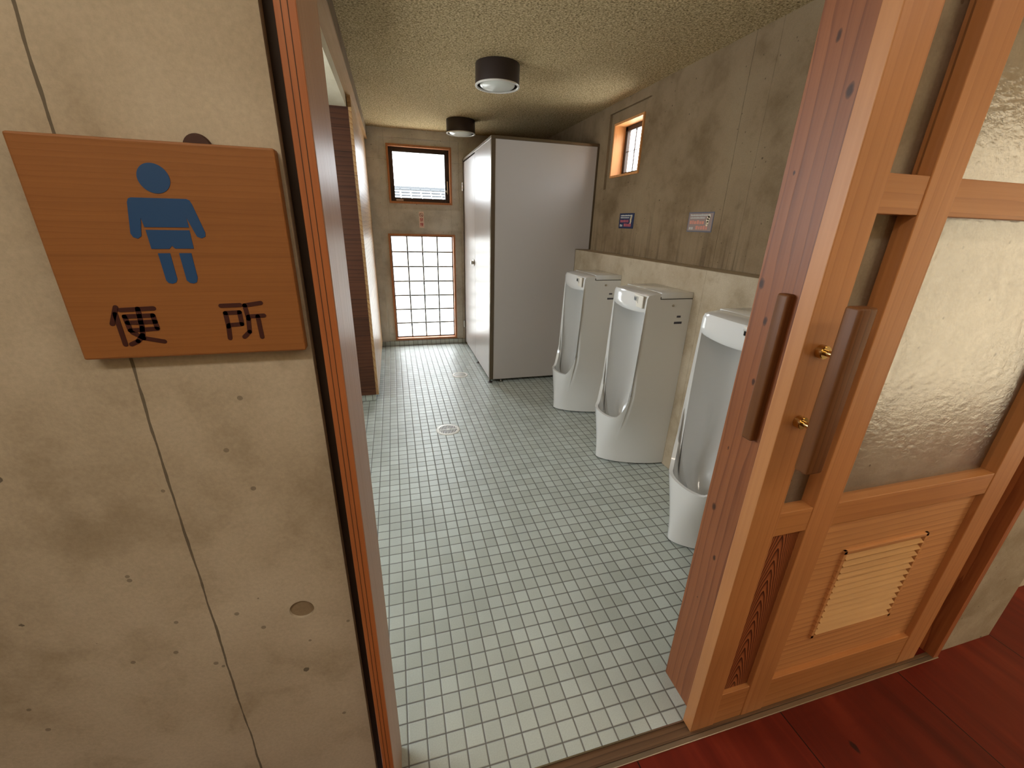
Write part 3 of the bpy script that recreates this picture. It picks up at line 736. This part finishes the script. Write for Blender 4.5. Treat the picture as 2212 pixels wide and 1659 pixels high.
# round head drawn as a true disc
bm = bmesh.new(); prism(bm, [(-.2563+.0157*math.cos(2*PI*i/40), 1.5370+.0157*math.sin(2*PI*i/40)) for i in range(40)], SF-.0006, SF+.0004)
for k in ('torso', 'pants', 'leg_left', 'leg_right'): prism(bm, fig[k], SF-.0006, SF+.0004)
obj('pictogram', bm, M['blue'], sg, label='blue figure of a standing boy')
strokes = [[(-.3303,1.3922),(-.3389,1.3719)],[(-.3328,1.3840),(-.3322,1.3455)],[(-.3266,1.3887),(-.2919,1.3901)],[(-.3242,1.3807),(-.2947,1.3813),(-.2938,1.3654)],[(-.3242,1.3807),(-.3225,1.3630),(-.2939,1.3645)],[(-.3231,1.3728),(-.2939,1.3733)],[(-.3083,1.3901),(-.3095,1.3661),(-.3112,1.3569),(-.3179,1.3493),(-.3258,1.3455)],[(-.3210,1.3604),(-.3112,1.3529),(-.2903,1.3475)],
 [(-.2185,1.3916),(-.1966,1.3921)],[(-.2153,1.3821),(-.199,1.3828),(-.199,1.3671),(-.2142,1.3661)],[(-.2153,1.3821),(-.2150,1.3640),(-.2163,1.3487)],[(-.1915,1.3915),(-.1724,1.3944)],[(-.1915,1.3915),(-.1903,1.3737),(-.1919,1.3565),(-.1992,1.3497)],[(-.1897,1.3768),(-.1713,1.3778)],[(-.1788,1.3768),(-.1783,1.3488)]]
for grp in (strokes[:8], strokes[8:]):
    bm = bmesh.new()
    for s in grp: stroke(bm, s, .0054, SF-.0006, SF+.0004)
    obj('painted_character', bm, M['ink'], sg)
# dark knob peeking over the sign
bm = bmesh.new(); lathe(bm, (0, 0, 0), [(0, -.006), (.013, -.005), (.0155, 0), (.014, .004), (0, .005)], 28)
bmesh.ops.rotate(bm, verts=bm.verts, cent=(0, 0, 0), matrix=Matrix.Rotation(PI/2, 3, 'X')); shift(bm, (-.2105, .6255, 1.572))
obj('hanging_knob', bm, plain('rust', lin(64,36,26), .7), sg, smooth=True)

def text_mesh(body, size, loc, mat, parent, name, rotx=PI/2, rotz=0):
    cu = bpy.data.curves.new('t', 'FONT'); cu.body = body; cu.size = size; cu.align_x = 'CENTER'; cu.align_y = 'CENTER'; cu.extrude = .0003; cu.offset = size*.012
    o = bpy.data.objects.new('t', cu); COL.objects.link(o); dg = bpy.context.evaluated_depsgraph_get()
    me = bpy.data.meshes.new_from_object(o.evaluated_get(dg)); bpy.data.objects.remove(o)
    b = bmesh.new(); b.from_mesh(me); bpy.data.meshes.remove(me)
    bmesh.ops.rotate(b, verts=b.verts, cent=(0, 0, 0), matrix=Matrix.Rotation(rotz, 3, 'Z') @ Matrix.Rotation(rotx, 3, 'X')); shift(b, loc)
    return obj(name, b, mat, parent)
ns = thing('no_smoking_sticker', 'narrow white no smoking sticker between the two far windows', 'sticker', (.348, YF, 1.428))
obj('sheet', B(.320, .376, YF-.0015, YF+.002, 1.428, 1.604), M['stickerwhite'], ns)
bm = bmesh.new(); pr_ = [(.3475+.0205*math.cos(2*PI*i/28), 1.566+.0205*math.sin(2*PI*i/28)) for i in range(29)]; stroke(bm, pr_, .0042, YF-.0022, YF-.0012)
stroke(bm, [(.333, 1.580), (.362, 1.552)], .0042, YF-.0022, YF-.0012); stroke(bm, [(.335, 1.561), (.360, 1.561)], .0040, YF-.0022, YF-.0012); stroke(bm, [(.350, 1.570), (.356, 1.576)], .002, YF-.0022, YF-.0012)
obj('no_smoking_symbol', bm, M['redline'], ns)
text_mesh('禁', .042, (.348, YF-.0016, 1.511), M['red'], ns, 'lettering'); text_mesh('煙', .042, (.348, YF-.0016, 1.460), M['red'], ns, 'lettering')

def notice(y0, y1, z0, z1, label, back, border, l1, l2, fig_c):
    t = thing('wall_notice', label, 'notice', (XR, (y0+y1)/2, z0), group='small notices over the urinals')
    X = XR-.0015; obj('sheet', B(X, XR, y0, y1, z0, z1), border, t)
    a = .007; obj('print_field', B(X-.0004, X+.0004, y0+a, y1-a, z0+a, z1-a), back, t)
    def run(za, h, ya, yb, mat, name):   # broken rows of small print; ya is the far (left) end
        b = bmesh.new(); y = ya
        while y > yb:
            w = random.uniform(.5, .95)*h; box(b, X-.0009, X-.0003, max(y-w, yb), y, za, za+h*random.uniform(.75, 1)); y -= w+h*.22
        obj(name, b, mat, t)
    hh = z1-z0; W = y1-y0
    run(z0+hh*.80, hh*.10, y1-.02, y0+.03, l1, 'small_print'); run(z0+hh*.67, hh*.09, y1-.02, y0+W*.32, l1, 'small_print')
    run(z0+hh*.40, hh*.19, y1-.02, y0+W*.34, l2, 'bold_print'); run(z0+hh*.13, hh*.20, y1-W*.36, y0+W*.16, l2, 'bold_print'); run(z0+hh*.12, hh*.16, y1-.02, y1-W*.26, l1, 'small_print')
    b = bmesh.new(); yc = y0+W*.17
    for dy, z, r in ((0, .80, .011), (.004, .70, .012), (.008, .58, .012), (.006, .47, .010), (.010, .36, .008)): cyl(b, (X-.0009, yc+dy, z0+hh*z), r, .0008, axis=0, seg=14)
    obj('light_figure', b, fig_c, t)
notice(3.076, 3.303, 1.490, 1.604, 'dark navy notice with pink print below the small window', M['navy'], plain('notice_navy_border', lin(22,34,66), .45), M['pale'], M['pink'], M['pale2'])
notice(2.196, 2.422, 1.484, 1.598, 'faded pinkish notice nearer the doorway, over the middle urinal', M['faded'], M['navyline'], M['pale'], M['pink2'], M['pale2'])

# ------------------------------------------------------------------ outside
struct('ground', B(-14, 14, YF+.3, 26, -.42, -.40), M['ground'], 'pale paving outside the far windows', 'ground')
rf = thing('house_roof', 'pale tiled roof seen faintly through the upper window', 'roof', (.6, 15.4, -.4))
bm = bmesh.new()
for i in range(7):
    for j in range(26): box(bm, -3+j*.34, -3+j*.34+.30, 14.2+i*.30, 14.2+i*.30+.34, 1.85+i*.105, 1.90+i*.105, bev=.015, seg=1)
box(bm, -3.2, 6, 16.3, 16.6, 2.50, 2.62)
obj('tile_rows', bm, M['roof'], rf)
bm = B(-3, 5.8, 14.5, 16.25, -.4, 1.84); obj('house_wall', bm, M['ground'], rf)

# ------------------------------------------------------------------ light
w = bpy.data.worlds.new('sky'); S.world = w; w.use_nodes = True
bg = w.node_tree.nodes['Background']; bg.inputs[0].default_value = (.90, .96, 1, 1); bg.inputs[1].default_value = 14.5
def area(name, loc, rot, sx, sy, e=0, col=(1, 1, 1), portal=False, spread=None):
    l = bpy.data.lights.new(name, 'AREA'); l.shape = 'RECTANGLE'; l.size = sx; l.size_y = sy; l.energy = e; l.color = col
    if spread: l.spread = spread
    if portal: l.cycles.is_portal = True
    o = bpy.data.objects.new(name, l); COL.objects.link(o); o.location = loc; o.rotation_euler = rot; return o
area('window_portal', (.357, YF+.14, 1.985), (-PI/2, 0, 0), .70, .58, portal=True)
area('window_portal', (.348, YF+.14, .71), (-PI/2, 0, 0), .76, 1.27, portal=True)
area('window_portal', (XR+.15, 3.355, 2.085), (0, PI/2, 0), .38, .43, portal=True)
area('window_portal', (XL-.10, 2.05, 1.65), (0, -PI/2, 0), .94, 1.44, portal=True)
area('window_portal', (4.7, -.90, 1.165), (PI/2, 0, 0), 2.8, 2.27, portal=True)
# corridor lamps (warm), on the corridor ceiling
WARM = (1.0, .88, .74)
for x, w_, e in ((-.75, 1.1, 14), (.9, .8, 5.0), (2.05, .6, 7.5)):
    area('corridor_lamp', (x, -.56, 2.53), (0, 0, 0), w_, .20, e, WARM)

# ------------------------------------------------------------------ camera
cam = bpy.data.cameras.new('camera'); co = bpy.data.objects.new('camera', cam); COL.objects.link(co); S.camera = co
cam.sensor_width = 36; cam.sensor_fit = 'HORIZONTAL'; cam.lens = 891.3/2212*36; cam.clip_start = .02
R = Matrix.Rotation(-.277034, 3, 'Z') @ Matrix.Rotation(1.200614, 3, 'X') @ Matrix.Rotation(.029356, 3, 'Z')
co.matrix_world = Matrix.Translation((0, 0, 1.5)) @ R.to_4x4()
S.view_settings.view_transform = 'Standard'; S.view_settings.look = 'None'; S.view_settings.gamma = 1; S.view_settings.exposure = 0
S.view_settings.use_curve_mapping = False
